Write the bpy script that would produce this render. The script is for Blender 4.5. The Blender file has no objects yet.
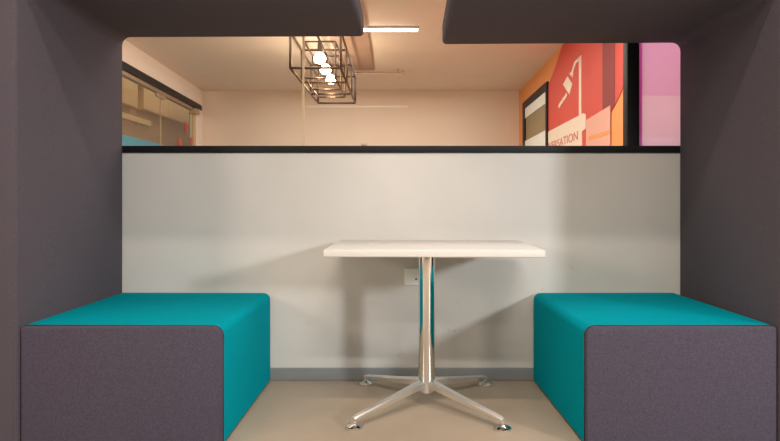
import bpy, bmesh, math, random
from mathutils import Vector, Matrix
random.seed(4)
C = bpy.context.scene.collection
sc = bpy.context.scene

# ------------------------------------------------------------------ camera
F, VX, VY, H = 640.0, 395.0, 200.0, 0.945      # focal length in pixels, vanishing point, eye height
cam = bpy.data.cameras.new('camera'); camo = bpy.data.objects.new('camera', cam); C.objects.link(camo)
camo.location = (0, 0, H); camo.rotation_euler = (math.pi/2, 0, 0)
cam.sensor_width = 36; cam.lens = 36*F/780
cam.shift_x = -(VX-390)/780; cam.shift_y = (VY-220.5)/780
cam.clip_start = 0.05
sc.camera = camo

# ------------------------------------------------------------------ materials
def lin(c):
    return tuple(((v/255)/12.92 if v/255 <= .04045 else (((v/255)+.055)/1.055)**2.4) for v in c)
def mat(name, rgb, rough=.6, metal=0.0, spec=.5, noise=0.0, nscale=8.0, bump=0.0, bscale=200.0, stretch=(1,1,1), coat=0):
    """procedural principled material: base colour with a noise variation and a noise bump"""
    m = bpy.data.materials.new(name); m.use_nodes = True
    nt = m.node_tree; b = nt.nodes['Principled BSDF']
    col = lin(rgb)
    b.inputs['Roughness'].default_value = rough; b.inputs['Metallic'].default_value = metal
    b.inputs['Specular IOR Level'].default_value = spec
    if coat: b.inputs['Coat Weight'].default_value = coat; b.inputs['Coat Roughness'].default_value = .08
    tc = nt.nodes.new('ShaderNodeTexCoord'); mp = nt.nodes.new('ShaderNodeMapping')
    mp.inputs['Scale'].default_value = stretch
    nt.links.new(tc.outputs['Object'], mp.inputs[0])
    n = nt.nodes.new('ShaderNodeTexNoise'); n.inputs['Scale'].default_value = nscale; n.inputs['Detail'].default_value = 5
    nt.links.new(mp.outputs[0], n.inputs['Vector'])
    r = nt.nodes.new('ShaderNodeValToRGB')
    r.color_ramp.elements[0].position = .3; r.color_ramp.elements[1].position = .7
    r.color_ramp.elements[0].color = (*[max(0, v*(1-noise)) for v in col], 1)
    r.color_ramp.elements[1].color = (*[min(1, v*(1+noise)) for v in col], 1)
    nt.links.new(n.outputs['Fac'], r.inputs[0]); nt.links.new(r.outputs[0], b.inputs['Base Color'])
    if bump:
        n2 = nt.nodes.new('ShaderNodeTexNoise'); n2.inputs['Scale'].default_value = bscale; n2.inputs['Detail'].default_value = 3
        nt.links.new(mp.outputs[0], n2.inputs['Vector'])
        bp = nt.nodes.new('ShaderNodeBump'); bp.inputs['Strength'].default_value = bump; bp.inputs['Distance'].default_value = .003
        nt.links.new(n2.outputs['Fac'], bp.inputs['Height']); nt.links.new(bp.outputs[0], b.inputs['Normal'])
    return m
def fabric(name, rgb, noise=.35, tint=None):
    """woven wool: fine fibre mottling, two crossing thread waves in the bump, soft sheen"""
    m = mat(name, rgb, .95, spec=.12, noise=noise, nscale=260)
    nt = m.node_tree; b = nt.nodes['Principled BSDF']
    b.inputs['Sheen Weight'].default_value = .0 if tint == 0 else .03
    if tint == 0: b.inputs['Specular IOR Level'].default_value = .02; b.inputs['Sheen Roughness'].default_value = .5
    tc = nt.nodes['Texture Coordinate']
    h = None
    for ax in ('X', 'Y', 'Z'):
        w = nt.nodes.new('ShaderNodeTexWave'); w.bands_direction = ax; w.inputs['Scale'].default_value = 90
        w.inputs['Distortion'].default_value = 2.5; w.inputs['Detail'].default_value = 2
        nt.links.new(tc.outputs['Object'], w.inputs['Vector'])
        if h is None: h = w.outputs['Fac']
        else:
            a = nt.nodes.new('ShaderNodeMath'); a.operation = 'ADD'
            nt.links.new(h, a.inputs[0]); nt.links.new(w.outputs['Fac'], a.inputs[1]); h = a.outputs[0]
    bp = nt.nodes.new('ShaderNodeBump'); bp.inputs['Strength'].default_value = .3; bp.inputs['Distance'].default_value = .0015
    nt.links.new(h, bp.inputs['Height']); nt.links.new(bp.outputs[0], b.inputs['Normal'])
    return m
def glass(name, tint=(1,1,1), ior=1.45):
    m = bpy.data.materials.new(name); m.use_nodes = True; nt = m.node_tree
    nt.nodes.remove(nt.nodes['Principled BSDF'])
    t = nt.nodes.new('ShaderNodeBsdfTransparent'); t.inputs[0].default_value = (*tint, 1)
    g = nt.nodes.new('ShaderNodeBsdfGlossy'); g.inputs['Roughness'].default_value = .01
    fr = nt.nodes.new('ShaderNodeFresnel')
    ge = nt.nodes.new('ShaderNodeNewGeometry'); ma = nt.nodes.new('ShaderNodeMath'); ma.operation = 'MULTIPLY_ADD'   # same reflectance on both faces of the thin pane
    ma.inputs[1].default_value = 1/ior-ior; ma.inputs[2].default_value = ior
    nt.links.new(ge.outputs['Backfacing'], ma.inputs[0]); nt.links.new(ma.outputs[0], fr.inputs[0])
    mx = nt.nodes.new('ShaderNodeMixShader')
    nt.links.new(fr.outputs[0], mx.inputs[0]); nt.links.new(t.outputs[0], mx.inputs[1]); nt.links.new(g.outputs[0], mx.inputs[2])
    nt.links.new(mx.outputs[0], nt.nodes['Material Output'].inputs[0])
    return m
def film(name, rgb, transl=.6):
    """coloured frosted film on glass: diffuse and translucent"""
    m = bpy.data.materials.new(name); m.use_nodes = True; nt = m.node_tree
    nt.nodes.remove(nt.nodes['Principled BSDF'])
    c = (*lin(rgb), 1)
    d = nt.nodes.new('ShaderNodeBsdfDiffuse'); d.inputs[0].default_value = c
    t = nt.nodes.new('ShaderNodeBsdfTranslucent'); t.inputs[0].default_value = c
    mx = nt.nodes.new('ShaderNodeMixShader'); mx.inputs[0].default_value = transl
    nt.links.new(d.outputs[0], mx.inputs[1]); nt.links.new(t.outputs[0], mx.inputs[2])
    nt.links.new(mx.outputs[0], nt.nodes['Material Output'].inputs[0])
    return m
def emit(name, rgb, s):
    m = bpy.data.materials.new(name); m.use_nodes = True; nt = m.node_tree
    b = nt.nodes['Principled BSDF']; b.inputs['Base Color'].default_value = (*lin(rgb), 1)
    b.inputs['Emission Color'].default_value = (*lin(rgb), 1); b.inputs['Emission Strength'].default_value = s
    return m

def wall_paint():
    """off-white paint of the low partition, with its scuffs and smudges where they are"""
    m = mat('partition_paint', (206, 200, 192), .5, spec=.35, noise=.03, nscale=3, bump=.05, bscale=60)
    nt = m.node_tree; b = nt.nodes['Principled BSDF']
    base = nt.nodes['Color Ramp'].outputs[0]
    tc = nt.nodes['Texture Coordinate']
    # (x, z, half width, half height, strength): scuffs left by chairs and hands
    marks = [(.315, .262, .05, .012, .55), (.30, .27, .02, .01, .4), (.775, .478, .008, .008, .6), (.93, .59, .05, .02, .22),
             (-.11, .40, .05, .02, .18), (.22, .36, .03, .02, .2), (-.25, .45, .02, .06, .12), (.03, .13, .02, .015, .5),
             (.33, .40, .02, .012, .25), (-.45, .30, .03, .02, .12)]
    nz = nt.nodes.new('ShaderNodeTexNoise'); nz.inputs['Scale'].default_value = 45; nz.inputs['Detail'].default_value = 6
    st = nt.nodes.new('ShaderNodeMapping'); st.inputs['Scale'].default_value = (1, 1, 2.2)
    nt.links.new(tc.outputs['Object'], st.inputs[0]); nt.links.new(st.outputs[0], nz.inputs['Vector'])
    nr = nt.nodes.new('ShaderNodeMapRange'); nr.inputs[1].default_value = .45; nr.inputs[2].default_value = .62
    nt.links.new(nz.outputs['Fac'], nr.inputs[0])
    acc = None
    for x, z, w, h, s in marks:
        mp = nt.nodes.new('ShaderNodeMapping'); mp.vector_type = 'POINT'
        mp.inputs['Scale'].default_value = (1/w, 0, 1/h); mp.inputs['Location'].default_value = (-x/w, 0, -z/h)
        nt.links.new(tc.outputs['Object'], mp.inputs[0])
        ln = nt.nodes.new('ShaderNodeVectorMath'); ln.operation = 'LENGTH'; nt.links.new(mp.outputs[0], ln.inputs[0])
        mr = nt.nodes.new('ShaderNodeMapRange'); mr.inputs[1].default_value = 1.0; mr.inputs[2].default_value = .2
        mr.inputs[3].default_value = 0; mr.inputs[4].default_value = s
        nt.links.new(ln.outputs['Value'], mr.inputs[0])
        if acc is None: acc = mr.outputs[0]
        else:
            a = nt.nodes.new('ShaderNodeMath'); a.operation = 'MAXIMUM'
            nt.links.new(acc, a.inputs[0]); nt.links.new(mr.outputs[0], a.inputs[1]); acc = a.outputs[0]
    mu = nt.nodes.new('ShaderNodeMath'); mu.operation = 'MULTIPLY'
    nt.links.new(acc, mu.inputs[0]); nt.links.new(nr.outputs[0], mu.inputs[1])
    mx = nt.nodes.new('ShaderNodeMix'); mx.data_type = 'RGBA'
    mx.inputs[7].default_value = (*lin((120, 105, 88)), 1)
    nt.links.new(mu.outputs[0], mx.inputs[0]); nt.links.new(base, mx.inputs[6]); nt.links.new(mx.outputs[2], b.inputs['Base Color'])
    return m

M = dict(
    charcoal = fabric('charcoal_wool', (82, 75, 82), .24),
    teal = fabric('teal_wool', (0, 146, 160), .16, 0),
    cap = fabric('charcoal_wool_end', (76, 70, 82), .24),
    piping = mat('dark_piping', (42, 36, 36), .8),
    wall = wall_paint(),
    floor = mat('beige_vinyl_floor', (170, 152, 132), .42, spec=.35, noise=.09, nscale=2.2, bump=.04, bscale=90),
    skirt = mat('grey_skirting', (130, 131, 131), .4, spec=.5, noise=.04),
    black = mat('black_aluminium', (16, 16, 18), .5, spec=.3),
    white = mat('white_laminate', (208, 204, 197), .4, spec=.4, noise=.0),
    chrome = mat('polished_chrome', (235, 232, 228), .09, 1.0, noise=.01),
    brush = mat('cast_aluminium', (238, 236, 232), .32, .9, noise=.02),
    plastic = mat('white_socket_plastic', (232, 232, 226), .4),
    ceil = mat('cream_ceiling', (222, 209, 197), .85, noise=.02, nscale=1.5),
    far = mat('cream_wall', (232, 216, 198), .8, noise=.02, nscale=2),
    fascia = mat('pale_fascia', (244, 236, 226), .8),
    orange = mat('orange_wall', (240, 160, 92), .7, noise=.03),
    red = mat('red_mural_paint', (214, 76, 62), .6, noise=.04, nscale=4),
    darkred = mat('dark_red_band', (140, 44, 40), .6),
    cream = mat('cream_mural_paint', (240, 226, 208), .6),
    pinkw = mat('pale_pink_mural_paint', (232, 176, 156), .6),
    glass = glass('clear_glass'),
    glass2 = glass('door_glass', (.93, .93, .90)),
    seal = film('clear_silicone', (235, 215, 185), .5),
    pink = film('pink_film', (254, 236, 248), .55),
    pink2 = film('lilac_pink_film', (250, 222, 244), .55),
    magenta = film('magenta_film', (238, 150, 228), .55),
    strip = mat('pale_reflection_paint', (252, 244, 232), .5),  # colour of the reflection line drawn on the far wall
    lettering = mat('faded_red_lettering', (206, 104, 94), .6),
    umber = mat('umber_wall', (56, 46, 40), .8, noise=.05),
    brown = mat('tan_wall', (166, 138, 108), .8, noise=.03),
    tanlight = mat('pale_cabinet', (204, 178, 142), .7),
    shelf = mat('pale_shelf', (214, 190, 152), .7),
    tealpanel = mat('turquoise_panel', (0, 190, 245), .9, spec=.1),
    bronze = mat('dark_bronze_wire', (84, 66, 50), .45, .6, noise=.1),
    steel = mat('hinge_steel', (196, 176, 150), .35, .7),
    bulb = emit('glowing_bulb', (255, 236, 205), 14),
    tube = emit('glowing_tube', (255, 250, 238), 5),
    decal = mat('red_vinyl', (222, 60, 60), .5),
    olive = mat('olive_view', (150, 134, 100), .5),
    blind = mat('white_blind', (238, 240, 234), .7),
    cplate = mat('mauve_ceiling_slab', (168, 140, 124), .8),
)

# ------------------------------------------------------------------ helpers
def finish(name, bm, m, parent=None, smooth=False, loc=None, auto=None):
    me = bpy.data.meshes.new(name); bmesh.ops.recalc_face_normals(bm, faces=bm.faces)
    bm.to_mesh(me); bm.free()
    if smooth:
        for p in me.polygons: p.use_smooth = True
        if auto:
            me.set_sharp_from_angle(angle=math.radians(auto))
    me.materials.append(m)
    o = bpy.data.objects.new(name, me); C.objects.link(o)
    if parent: o.parent = parent
    if loc: o.location = loc
    return o
def add_box(bm, x0, x1, y0, y1, z0, z1, bev=0, seg=3, mtx=None):
    vs = bmesh.ops.create_cube(bm, size=1)['verts']
    for v in vs:
        v.co = Vector(((x0+x1)/2 + v.co.x*(x1-x0), (y0+y1)/2 + v.co.y*(y1-y0), (z0+z1)/2 + v.co.z*(z1-z0)))
    fs = list({f for v in vs for f in v.link_faces})
    if bev:
        es = list({e for v in vs for e in v.link_edges})
        r = bmesh.ops.bevel(bm, geom=es, offset=bev, segments=seg, profile=.5, affect='EDGES')
        vs = list({v for f in r['faces'] for v in f.verts} | {v for v in vs if v.is_valid})
    if mtx: bmesh.ops.transform(bm, matrix=mtx, verts=vs)
    return vs
def box(name, x0, x1, y0, y1, z0, z1, m, parent=None, bev=0, seg=3):
    bm = bmesh.new(); add_box(bm, x0, x1, y0, y1, z0, z1, bev, seg)
    return finish(name, bm, m, parent, smooth=bool(bev), auto=40)
def add_tube(bm, a, b, r, n=10, r2=None):
    a, b = Vector(a), Vector(b); d = b-a
    q = d.to_track_quat('Z', 'Y').to_matrix().to_4x4()
    vs = bmesh.ops.create_cone(bm, cap_ends=True, segments=n, radius1=r, radius2=r if r2 is None else r2, depth=d.length)['verts']
    bmesh.ops.transform(bm, matrix=Matrix.Translation((a+b)/2) @ q, verts=vs)
    return vs
def add_lathe(bm, prof, n=40, centre=(0,0,0)):
    cx, cy, cz = centre; rings = []
    for r, z in prof:
        rings.append([bm.verts.new((cx+r*math.cos(2*math.pi*k/n), cy+r*math.sin(2*math.pi*k/n), cz+z)) for k in range(n)])
    for i in range(len(rings)-1):
        for k in range(n):
            bm.faces.new((rings[i][k], rings[i][(k+1) % n], rings[i+1][(k+1) % n], rings[i+1][k]))
    bm.faces.new(rings[0][::-1]); bm.faces.new(rings[-1])
def prism(pts, y0, y1):
    """closed (x, z) outline pushed through from y0 to y1"""
    bm = bmesh.new()
    a = [bm.verts.new((x, y0, z)) for x, z in pts]; b = [bm.verts.new((x, y1, z)) for x, z in pts]
    fa = bm.faces.new(a); fb = bm.faces.new(b[::-1])
    n = len(pts)
    for i in range(n): bm.faces.new((a[i], b[i], b[(i+1) % n], a[(i+1) % n]))
    bm.normal_update()
    return bm, fa, fb
def arc(cx, cz, r, a0, a1, n=8):
    return [(cx+r*math.cos(math.radians(a0+(a1-a0)*i/n)), cz+r*math.sin(math.radians(a0+(a1-a0)*i/n))) for i in range(n+1)]
def empty(name, label, cat, loc=(0,0,0), group=None):
    o = bpy.data.objects.new(name, None); C.objects.link(o); o.location = loc; o.empty_display_size = .1
    o['label'] = label; o['category'] = cat
    if group: o['group'] = group
    return o
def tag(o, label, cat, group=None):
    o['label'] = label; o['category'] = cat
    if group: o['group'] = group
    return o
def struct(o): o['kind'] = 'structure'; return o

WY = 3.36                       # front face of the low partition
CEIL = 2.60
# ------------------------------------------------------------------ room shell
struct(box('floor', -5.2, 5.2, -3.6, 13.2, -.1, 0, M['floor']))
struct(box('ceiling', -5.2, 5.2, WY, 13.2, CEIL, CEIL+.1, M['ceil']))
HIGH = 3.5
struct(box('ceiling_front', -5.2, 5.2, -3.6, WY+.1, HIGH, HIGH+.1, M['ceil']))
struct(box('wall_upper', -4.6, 4.6, WY, WY+.1, CEIL+.1, HIGH, M['fascia']))
RZ0, RZ1 = 1.192, 1.229
struct(box('wall_back', -4.6, 4.6, WY, WY+.10, 0, RZ0, M['wall']))
struct(box('baseboard_back', -4.6, 4.6, WY-.012, WY, 0, .066, M['skirt'], bev=.004))
struct(box('trim_1', -4.6, 4.6, WY-.012, WY+.112, RZ0, RZ1, M['black'], bev=.003))
def X(px, d=WY): return (px-VX)*d/F
def Z(py, d=WY): return H+(VY-py)*d/F
GY0, GY1 = WY+.02, WY+.03
jx = X(303.3, GY0)
mx0, mx1 = X(627.5), X(639.5)
w1 = struct(box('window_1', -4.6, jx-.005, GY0, GY1, RZ1, CEIL, M['glass']))
w2 = struct(box('window_2', jx+.005, mx0, GY0, GY1, RZ1, CEIL, M['glass']))
box('seal', jx-.005, jx+.005, GY0, GY1, RZ1, CEIL, M['seal'], w1)
cl = bmesh.new(); add_box(cl, X(361), X(367), GY0-.012, GY1+.012, RZ1, RZ1+.016, .003); finish('glass_clamp', cl, M['steel'], w2, True, auto=40)
struct(box('trim_2', mx0, mx1, WY, WY+.07, RZ1, CEIL, M['black'], bev=.003))
w3 = struct(box('window_3', mx1, 4.6, GY0, GY1, RZ1, CEIL, M['glass']))
box('magenta_strip', mx1, X(644), GY1+.001, GY1+.004, RZ1, CEIL, M['magenta'], w3)
box('pink_film', X(644), 2.4, GY1+.001, GY1+.004, RZ1, Z(94.5), M['pink'], w3)
box('lilac_film', X(644), 2.4, GY1+.001, GY1+.004, Z(94.5)+.001, CEIL, M['pink2'], w3)

# room in front, behind the camera
struct(box('wall_left', -4.7, -4.6, -3.5, WY, 0, HIGH, M['fascia']))
struct(box('wall_right', 4.6, 4.7, -3.5, WY, 0, HIGH, M['fascia']))
struct(box('wall_front', -4.7, 4.7, -3.6, -3.5, 0, HIGH, M['umber']))

# room beyond the glass: slightly converging side walls
FY = 9.72
struct(box('wall_far', -2.93, 2.1, FY, FY+.1, 0, CEIL, M['far']))
RA, RB = Vector((1.70, 3.9)), Vector((1.885, FY))
rdir = (RB-RA).normalized(); rn = Vector((-rdir.y, rdir.x))      # rn points into the room (towards -x)
rang = math.atan2(rdir.y, rdir.x)
RW = Matrix.Translation((RA.x, RA.y, 0)) @ Matrix.Rotation(rang, 4, 'Z')  # local x runs along the wall, local +y into the room
def on_right(px, py):
    """pixel -> (distance along the right wall, height)"""
    k = (px-VX)/F                      # X = k*Y
    s = (RA.x-k*RA.y)/(k*rdir.y-rdir.x)
    d = RA.y+rdir.y*s
    return s, H+(VY-py)*d/F
def slab_on_right(name, pts, y0, y1, m, parent=None, pix=True):
    q = [on_right(*p) for p in pts] if pix else pts
    bm, _, _ = prism(q, y0, y1)
    bmesh.ops.triangulate(bm, faces=[f for f in bm.faces if len(f.verts) > 4])
    if parent is None: bm.transform(RW)
    return finish(name, bm, m, parent)
L = (RB-RA).length
bm, _, _ = prism([(-.43, 0), (L, 0), (L, CEIL), (-.43, CEIL)], -.1, 0); bm.transform(RW)
o = finish('wall_right_far', bm, M['orange']); struct(o)

# window with dark frame in the orange wall
s0, _ = on_right(549, 100); s1, _ = on_right(524.5, 100)
_, zt = on_right(536, 93)
bm = bmesh.new()
for a, b, c, d in ((s0, s0+.07, .85, zt), (s1-.16, s1, .85, zt), (s0+.07, s1-.16, zt-.1, zt), (s0+.07, s1-.16, .85, .92)):
    add_box(bm, a, b, .001, .03, c, d)
bm.transform(RW); w5 = struct(finish('window_4', bm, M['black']))
bm = bmesh.new(); add_box(bm, s0+.071, s1-.161, .002, .008, .921, zt-.101); bm.transform(RW); finish('pane', bm, M['olive'], w5)
bm = bmesh.new(); add_box(bm, s0+.072, s1-.162, .012, .02, zt-.24, zt-.102); bm.transform(RW); finish('roller_blind', bm, M['blind'], w5)
bm = bmesh.new(); add_box(bm, s0+.072, s1-.162, .012, .02, .922, 1.78); bm.transform(RW); finish('lower_blind', bm, M['blind'], w5)

# mural on the orange wall
mural = empty('wall_mural', 'red painted mural with a cream desk lamp and lettering on the orange wall', 'mural')
mural.matrix_world = RW
circ = [(626.7, 30), (626.5, 60), (625.3, 81), (623, 89), (620, 96), (614.5, 107), (608, 117), (600, 126), (590, 140), (580, 175)]
slab_on_right('red_field', [(548.5, 175), (548.5, 86), (556, 66), (563.5, 43.5), (572, 22)] + circ, .002, .006, M['red'], mural)
slab_on_right('dark_band', [(603.5, 120), (603.5, 25), (615.8, 18), (615.8, 104.5), (609, 114)], .0065, .009, M['darkred'], mural)  # upright dark red band laid over the red field
slab_on_right('desk_shape', [(547.8, 175), (547.8, 132.3), (584.3, 113.2), (586.6, 114.2), (586.6, 128.5), (582.8, 131.5), (582.8, 175)], .0065, .010, M['cream'], mural)
slab_on_right('pale_block', [(587.5, 175), (587.5, 120), (611.5, 105.5), (611.5, 160)], .0095, .013, M['pinkw'], mural)
slab_on_right('orange_bar', [(590, 136.5), (611, 130), (611, 134), (590, 140.5)], .0135, .015, M['orange'], mural)
slab_on_right('lamp_pole', [(579.9, 116), (579.9, 58), (582.2, 55), (582.2, 115)], .0065, .010, M['cream'], mural)
slab_on_right('lamp_arm', [(582, 55.2), (581.2, 59.5), (577, 63), (574.2, 71), (573.6, 77.5), (570.2, 73.8), (572.4, 71.5), (575.3, 62)], .0065, .010, M['cream'], mural)
slab_on_right('lamp_head', [(568.3, 76.3), (573.2, 84), (570.2, 94.5), (563.9, 84.5)], .0065, .010, M['cream'], mural)
for (a, b) in ((567, 93), (564.2, 97), (561.5, 101)):
    slab_on_right('light_ray', [(a, b), (a+1.1, b+2.2), (a-1.4, b+7.2), (a-2.5, b+5)], .0065, .010, M['cream'], mural)
# lettering, painted red on the cream desk shape
sa, za = on_right(579, 139.6)
fc = bpy.data.curves.new('lettering', 'FONT'); fc.body = 'CONVERSATION'; fc.size = .13; fc.extrude = .001; fc.align_x = 'RIGHT'
fc.space_character = 1.0
fo = bpy.data.objects.new('lettering_curve', fc); C.objects.link(fo)
dg = bpy.context.evaluated_depsgraph_get(); me = bpy.data.meshes.new_from_object(fo.evaluated_get(dg))
bpy.data.objects.remove(fo)
xs = [v.co.x for v in me.vertices]; wx = max(xs)-min(xs); xm = max(xs)
sb, _ = on_right(551, 144)
sc8 = abs(sb-sa)/(wx*8/12)
for v in me.vertices:
    # reading direction on this wall, seen from the room, runs towards the camera (local -x)
    v.co = Vector((sa-(v.co.x-xm)*sc8, .0118+v.co.z, za+v.co.y*.95))
me.materials.clear(); me.materials.append(M['lettering'])
fo = bpy.data.objects.new('lettering', me); C.objects.link(fo); fo.parent = mural

# glazed partition on the left of the far room
LA, LB = Vector((-2.66, 3.5)), Vector((-2.92, FY))
ldir = (LB-LA).normalized()
LW = Matrix.Translation((LA.x, LA.y, 0)) @ Matrix.Rotation(math.atan2(ldir.y, ldir.x), 4, 'Z')   # local +y away from the room
LL = (LB-LA).length
def on_left(px, py):
    k = (px-VX)/F; s = (LA.x-k*LA.y)/(k*ldir.y-ldir.x); d = LA.y+ldir.y*s
    return s, H+(VY-py)*d/F
TZ = 2.365
def lbox(name, a, b, y0, y1, z0, z1, m, parent=None, bev=0):
    bm = bmesh.new(); add_box(bm, a, b, y0, y1, z0, z1, bev); bm.transform(LW)
    return finish(name, bm, m, parent, bool(bev), auto=40)
sj, _ = on_left(164.5, 100); se, _ = on_left(196.5, 100)
struct(lbox('wall_left_far', -.1, LL, 0, .1, TZ+.001, CEIL, M['fascia']))
struct(lbox('trim_3', se+.041, LL, .0, .1, 0, TZ-.076, M['fascia']))
door = struct(lbox('door_1', -.1, LL-.12, -.012, .09, TZ-.075, TZ, M['black'], bev=.004))
lbox('rail', -.1, se+.04, .02, .08, TZ-.12, TZ-.08, M['steel'], door)
lbox('pane', -.1, sj-.006, .045, .055, 0, TZ-.12, M['glass2'], door)
lbox('pane', sj+.006, se, .045, .055, 0, TZ-.12, M['glass2'], door)
lbox('edge', sj-.006, sj+.006, .043, .057, 0, TZ-.16, M['shelf'], door)
lbox('edge', se, se+.02, .043, .057, 0, TZ-.16, M['shelf'], door)
lbox('jamb', se+.02, se+.04, .02, .08, 0, TZ-.12, M['shelf'], door)
lbox('hinge', sj-.16, sj+.16, .032, .068, TZ-.165, TZ-.085, M['steel'], door, .004)
lbox('hinge', se-.14, se+.10, -.02, .068, TZ-.165, TZ-.09, M['steel'], door, .004)
for px, py in ((189, 127), (183, 142), (194.5, 141.5)):
    s, z = on_left(px, py); bm = bmesh.new()
    for k in range(5):
        a = math.pi/2+k*2*math.pi/5; c = Vector((s+.042*math.cos(a), .042, z+.042*math.sin(a)))
        vs = bmesh.ops.create_cone(bm, cap_ends=True, segments=12, radius1=.024, radius2=.024, depth=.003)['verts']
        bmesh.ops.transform(bm, matrix=Matrix.Translation(c) @ Matrix.Rotation(math.pi/2, 4, 'X'), verts=vs)
    add_box(bm, s-.006, s+.006, .0405, .0435, z-.12, z-.03)
    bm.transform(LW); finish('flower_decal', bm, M['decal'], door)

# room behind that glass
NX = -3.55
struct(box('wall_side', NX-.1, NX, 3.5, 13, 0, CEIL, M['brown']))
struct(box('wall_end', NX, -2.93, 12.9, 13.0, 0, CEIL, M['brown']))
def ny(px): return -NX*F/(VX-px)
t = empty('wall_cabinet', 'long pale high cabinet seen through the glass doors on the left', 'cabinet', (NX, 0, 0))
box('body', .002, .09, ny(135.5), ny(183), 2.19, 2.52, M['tanlight'], t)
box('door', .092, .108, ny(135.5)+.01, (ny(135.5)+ny(183))/2-.004, 2.2, 2.51, M['tanlight'], t)
box('door', .092, .108, (ny(135.5)+ny(183))/2+.004, ny(183)-.01, 2.2, 2.51, M['tanlight'], t)
t = empty('wall_cabinet', 'short pale high cabinet at the left edge behind the glass, next to the grey panel', 'cabinet', (NX, 0, 0))
box('body', .002, .09, 6.6, ny(130), 2.17, 2.52, M['tanlight'], t)
box('door', .092, .108, 6.61, ny(130)-.01, 2.18, 2.51, M['tanlight'], t)
t = empty('wall_shelf', 'narrow pale shelf under the high cabinets behind the glass', 'shelf', (NX, 0, 0))
box('board', .002, .05, 6.6, ny(148), 2.0, 2.075, M['shelf'], t, .004)
box('bracket', .002, .04, ny(135), ny(135)+.02, 1.97, 1.999, M['steel'], t)
t = empty('divider_screen', 'turquoise divider screen standing behind the glass doors at far left', 'screen', (-3.3, 7.6, 0))
box('panel', -.03, .03, -1.2, 1.75, .05, 1.73, M['tealpanel'], t, .01)
for yy in (-.9, 1.4): box('foot', -.14, .14, yy-.03, yy+.03, 0, .05, M['black'], t, .006)

# ------------------------------------------------------------------ ceiling fixtures of the far room
sy = F*(CEIL-.03-H)/(VY-30)
t = empty('strip_light', 'glowing white strip light on the ceiling between the two canopies', 'ceiling light', (0, sy, CEIL))
box('housing', -.98, X(418.6, sy), -.03, .03, -.022, -.001, M['white'], t, .004)
box('diffuser', -.97, X(418.3, sy)-.004, -.026, .026, -.04, -.0225, M['tube'], t, .006)
ry = F*(CEIL-.05-H)/(VY-73)
t = empty('ceiling_rail', 'thin beige ceiling rail to the right of the caged pendant lamp', 'rail', (0, ry, CEIL))
bm = bmesh.new(); add_tube(bm, (X(345, ry), 0, -.05), (X(402.5, ry), 0, -.05), .014, 12); finish('rod', bm, M['steel'], t, True, auto=40)
bm = bmesh.new(); add_tube(bm, (X(402.5, ry), 0, -.05), (X(404.5, ry), 0, -.05), .03, 14); finish('end_cap', bm, M['steel'], t, True, auto=40)
for px in (352, 398):
    bm = bmesh.new(); add_tube(bm, (X(px, ry), 0, -.037), (X(px, ry), 0, -.001), .008, 10); finish('hanger', bm, M['steel'], t, True, auto=40)
tag(box('dark_ceiling_slab', -.66, -.262, 5.0, ry-.02, CEIL-.022, CEIL-.001, M['cplate'], bev=.004), 'mauve brown flat slab on the ceiling beside the caged pendant lamp', 'ceiling slab')  # thin rectangle, darker than the ceiling around it
tag(box('reflection_strip', X(306, FY), X(408, FY), FY-.006, FY-.001, 2.350, 2.378, M['strip'], bev=.001), 'thin pale strip standing for a reflected line across the cream far wall below the caged lamp', 'rail')  # pale strip put in place of a reflected line of light

# caged pendant lamp with three bulbs
PX = -.725
t = empty('pendant_lamp', 'long wire cage pendant lamp with glowing bulbs hanging beyond the glass', 'pendant lamp', (PX, 6.9, CEIL))
def cage(bm, x0, x1, y0, y1, z0, z1, r, mids=()):
    c = [(x, y, z) for x in (x0, x1) for y in (y0, y1) for z in (z0, z1)]
    for i in range(8):
        for j in range(i+1, 8):
            if sum(abs(c[i][k]-c[j][k]) > 1e-6 for k in range(3)) == 1: add_tube(bm, c[i], c[j], r, 8)
    for y in mids:
        add_tube(bm, (x0, y, z0), (x0, y, z1), r, 8); add_tube(bm, (x1, y, z0), (x1, y, z1), r, 8)
        add_tube(bm, (x0, y, z0), (x1, y, z0), r, 8); add_tube(bm, (x0, y, z1), (x1, y, z1), r, 8)
bm = bmesh.new(); cage(bm, -.23, .23, -1.06, 1.05, -.45, -.12, .012, (-.35, .36)); finish('outer_frame', bm, M['bronze'], t, True)
bm = bmesh.new(); cage(bm, -.15, .15, -.72, .42, -.478, -.125, .009, (-.1,)); finish('inner_frame', bm, M['bronze'], t, True)
bm = bmesh.new(); add_tube(bm, (0, -1.06, -.12), (0, 1.05, -.12), .012, 10); finish('spine', bm, M['bronze'], t, True)
for y in (-.9, .9):
    bm = bmesh.new(); add_tube(bm, (0, y, -.11), (0, y, -.001), .008, 10); finish('hanger', bm, M['bronze'], t, True)
for y in (-.73, -.2, .35):
    bm = bmesh.new()
    add_lathe(bm, [(.004, -.05), (.03, -.046), (.05, -.03), (.06, -.006), (.056, .018), (.04, .038), (.022, .05), (.018, .055)], 24)
    b = finish('bulb', bm, M['bulb'], t, True, loc=(0, y, -.29))
    bm = bmesh.new(); add_lathe(bm, [(.008, .155), (.021, .15), (.024, .10), (.024, .056)][::-1], 20); finish('bulb_holder', bm, M['bronze'], b, True, auto=40)

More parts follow.
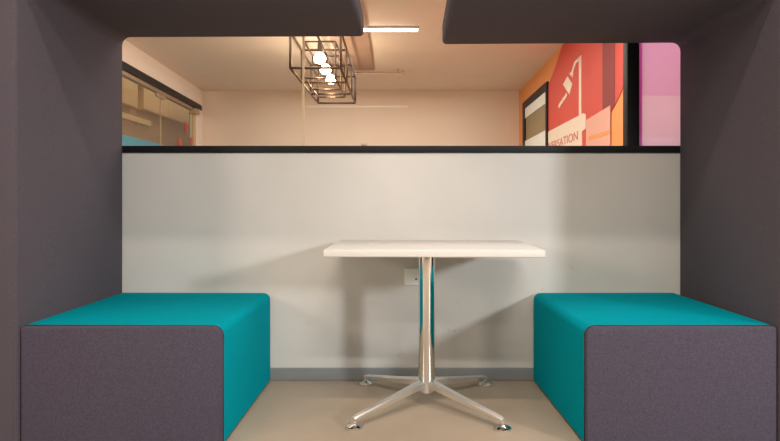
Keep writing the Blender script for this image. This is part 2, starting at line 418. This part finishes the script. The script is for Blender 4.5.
# ------------------------------------------------------------------ booth shells (side panel + canopy)
def shell(side, xin, zc, xend, rot, label):
    """side -1 left, +1 right; xin inner face of the panel, zc underside of the canopy, xend free end of the canopy"""
    th, tc, r, Rr = .14, .13, .045, .06
    s = side
    xo = xin+s*th; top = zc+tc
    def mx(pts): return [(s*x, z) for x, z in pts]
    a, b, e = abs(xin), abs(xin)+th, s*xend        # mirrored working coordinates: panel at +x
    pts = [(a, .004), (b, .004)] + arc(b-Rr, top-Rr, Rr, 0, 90) + arc(e+.03, top-.03, .03, 90, 180, 5) + arc(e+.022, zc+.022, .022, 180, 270, 5)
    pts += [p for p in arc(a-r, zc-r, r, 90, 0, 8)]
    bm, fa, fb = prism(mx(pts), 2.43, 3.352)
    bm.normal_update()
    bmesh.ops.bevel(bm, geom=list(fb.edges), offset=.005, segments=2, profile=.5, affect='EDGES')
    bmesh.ops.bevel(bm, geom=list(fa.edges), offset=.018, segments=4, profile=.5, affect='EDGES')
    root = empty('booth_shell', label, 'booth', (0, 0, 0), 'booth shells')
    cut = s*(a-r)
    for nm, keep in (('side_panel', 1), ('canopy', -1)):
        c = bm.copy()
        g = bmesh.ops.bisect_plane(c, geom=c.verts[:]+c.edges[:]+c.faces[:], dist=1e-5, plane_co=(cut, 0, 0), plane_no=(s*keep, 0, 0), clear_inner=True)
        ed = [x for x in g['geom_cut'] if isinstance(x, bmesh.types.BMEdge)]
        if ed: bmesh.ops.contextual_create(c, geom=ed)
        c.transform(Matrix.Translation((xin, 3.35, 0)) @ Matrix.Rotation(math.radians(rot), 4, 'Z') @ Matrix.Translation((-xin, -3.35, 0)))
        finish(nm, c, M['charcoal'], root, True, auto=35)
    bm.free()
    return root
shell(-1, -1.427, Z(37.8), X(364), -.8, 'charcoal upholstered booth side and canopy over the left bench')
shell(1, 1.492, Z(43.3), X(442.5), -1.5, 'charcoal upholstered booth side and canopy over the right bench')

# ------------------------------------------------------------------ benches
def bench(x0, x1, rot, label):
    """teal block between x0 and x1 with a charcoal end panel towards the camera"""
    zt, y0, y1 = .462, 2.447, 3.350
    root = empty('bench', label, 'bench', ((x0+x1)/2, (y0+y1)/2, 0), 'benches')
    cx, cy = (x0+x1)/2, (y0+y1)/2
    so_ = -1 if x0 < 0 else 1
    def prof(g, z0):
        l, r_, t_ = x0+g-cx, x1-g-cx, zt-g
        R, Q = (.012, .036) if so_ > 0 else (.036, .012)      # the end against the booth side is squarer
        return [(l, z0), (r_, z0)] + arc(r_-R, t_-R, R, 0, 90, 6) + arc(l+Q, t_-Q, Q, 90, 180, 6)
    bm, fa, fb = prism(prof(0, .012), y0+.024-cy, y1-cy)
    bmesh.ops.bevel(bm, geom=list(fb.edges), offset=.02, segments=5, profile=.5, affect='EDGES')
    finish('seat', bm, M['teal'], root, True, auto=35)
    bm, fa, fb = prism(prof(.002, .012), y0-cy, y0+.022-cy)
    bmesh.ops.bevel(bm, geom=list(fa.edges), offset=.006, segments=3, profile=.5, affect='EDGES')
    p = finish('end_panel', bm, M['cap'], root, True, auto=35); p['label'] = 'charcoal end panel'
    pts = prof(.003, .012)[1:] + prof(.003, .012)[:1]
    bm = bmesh.new()
    for i in range(len(pts)-1): add_tube(bm, (pts[i][0], y0+.023-cy, pts[i][1]), (pts[i+1][0], y0+.023-cy, pts[i+1][1]), .004, 8)
    finish('piping', bm, M['piping'], root, True)
    for sx in (x0+.08, x1-.08):
        for yy in (y0+.1, y1-.1):
            bm = bmesh.new(); add_tube(bm, (sx-cx, yy-cy, 0), (sx-cx, yy-cy, .012), .03, 20); finish('foot', bm, M['piping'], root, True, auto=40)
    root.rotation_euler = (0, 0, math.radians(rot))
    return root
bench(-1.432, -.654, -.75, 'teal bench block with charcoal end panel, left of the white table')
bench(.725, 1.461, .5, 'teal bench block with charcoal end panel, right of the white table')

# ------------------------------------------------------------------ table
TX, TY = .168, 2.955
tb = empty('pedestal_table', 'white rectangular table on a chrome four star pedestal between the benches', 'table', (TX, TY, 0))
tb.rotation_euler = (0, 0, math.radians(-1.6))
bm = bmesh.new(); add_box(bm, -.455, .455, -.335, .325, .710, .740, .004, 3); finish('tabletop', bm, M['white'], tb, True, auto=40)
bx_ = -.022
bm = bmesh.new(); add_box(bm, bx_-.16, bx_+.16, -.16, .16, .704, .7095, .002); finish('mounting_plate', bm, M['black'], tb, True, auto=40)
bm = bmesh.new(); add_lathe(bm, [(.036, .115), (.0375, .118), (.0375, .70), (.0375, .7035)], 48, (bx_, 0, 0)); finish('column', bm, M['chrome'], tb, True, auto=40)
bm = bmesh.new(); add_lathe(bm, [(.022, .058), (.029, .06), (.031, .065), (.033, .112), (.033, .1148)], 40, (bx_, 0, 0)); finish('hub', bm, M['brush'], tb, True, auto=40)
for sx, sy_ in ((-1, -1), (1, -1), (-1, 1), (1, 1)):
    end = Vector((sx*.305, sy_*.315)); ln = end.length; a = math.atan2(end.y, end.x)
    bm = bmesh.new()
    secs = [(.028, .078, .118, .016, .022), (.07, .080, .113, .013, .020), (.22, .058, .086, .010, .017), (ln-.012, .034, .053, .008, .013), (ln+.006, .034, .046, .007, .010)]
    rings = []
    for d, zb, zt_, wb, wt in secs:
        ring = [(-wb, zb), (wb, zb), (wt, zt_-.006), (wt*.7, zt_), (-wt*.7, zt_), (-wt, zt_-.006)]
        rings.append([bm.verts.new((d, y, z)) for y, z in ring])
    for i in range(len(rings)-1):
        for k in range(6): bm.faces.new((rings[i][k], rings[i][(k+1) % 6], rings[i+1][(k+1) % 6], rings[i+1][k]))
    bm.faces.new(rings[0]); bm.faces.new(rings[-1][::-1])
    bm.transform(Matrix.Translation((bx_, 0, 0)) @ Matrix.Rotation(a, 4, 'Z'))
    lg = finish('leg', bm, M['brush'], tb, True, auto=30)
    bm = bmesh.new()
    add_lathe(bm, [(.034, .0), (.036, .003), (.036, .009), (.028, .015), (.013, .019), (.008, .022), (.008, .036)], 32, (bx_+end.x, end.y, 0))
    finish('glide', bm, M['chrome'], lg, True, auto=35)

# ------------------------------------------------------------------ wall socket
so = empty('wall_socket', 'white square wall socket on the partition behind the table column', 'socket', (X(412.6), WY, Z(276.5)))
bm = bmesh.new(); add_box(bm, -.045, .045, -.012, 0, -.045, .045, .004); finish('plate', bm, M['plastic'], so, True, auto=40)
bm = bmesh.new(); add_tube(bm, (.018, -.0135, -.012), (.018, -.0115, -.012), .005, 16); finish('switch', bm, M['black'], so, True, auto=40)

# ------------------------------------------------------------------ lights
def area(name, loc, sx, sy_, power, rgb, target=None):
    l = bpy.data.lights.new(name, 'AREA'); l.shape = 'RECTANGLE'; l.size = sx; l.size_y = sy_; l.energy = power; l.color = rgb
    o = bpy.data.objects.new(name, l); C.objects.link(o); o.location = loc
    if target: o.rotation_euler = (Vector(target)-Vector(loc)).to_track_quat('-Z', 'Y').to_euler()
    return o
warm = (1, .88, .76); neutral = (1, .96, .92); cool = (.86, .93, 1)
area('ceiling_light_ahead', (.3, -.7, 3.42), 1.8, .15, 75, neutral)
area('ceiling_light_row', (.15, 1.0, 3.42), 1.3, .1, 36, warm)
area('wall_lamp_right', (3.9, -1.2, 1.95), .4, .4, 115, (.88, .95, 1), (-.3, 3.3, .6))
area('wall_lamp_left', (-3.8, -1.3, 2.0), .6, .6, 42, (1, .87, .74), (.6, 3.3, .5))
for x in (-2, 2): area('ceiling_light_rear', (x, -2.2, 3.42), 1, .3, 35, neutral)
area('film_fill_light', (1.15, 4.15, 2.56), .7, .7, 18, (.97, .95, 1))  # added fill, out of view, to brighten the pink film
area('far_ceiling_light', (-.4, 7.2, 2.55), 3.0, 3.6, 62, (1, .92, .82))
area('far_ceiling_light_near', (-.4, 4.5, 2.56), 3.0, 1.4, 24, (1, .9, .8))
area('side_room_light', (-3.2, 8.5, 2.57), .3, 5, 9, (1, .82, .6))
for y in (-.73, -.2, .35):
    pl = bpy.data.lights.new('bulb_light', 'POINT'); pl.energy = 8; pl.color = (1, .78, .52); pl.shadow_soft_size = .06
    po = bpy.data.objects.new('bulb_light', pl); C.objects.link(po); po.location = (PX, 6.9+y, CEIL-.45)

w = bpy.data.worlds.new('world'); sc.world = w; w.use_nodes = True
w.node_tree.nodes['Background'].inputs[0].default_value = (.9, .85, .8, 1); w.node_tree.nodes['Background'].inputs[1].default_value = .1

vs = sc.view_settings
vs.view_transform = 'Standard'; vs.look = 'None'; vs.exposure = 0.38; vs.gamma = 1; vs.use_curve_mapping = False
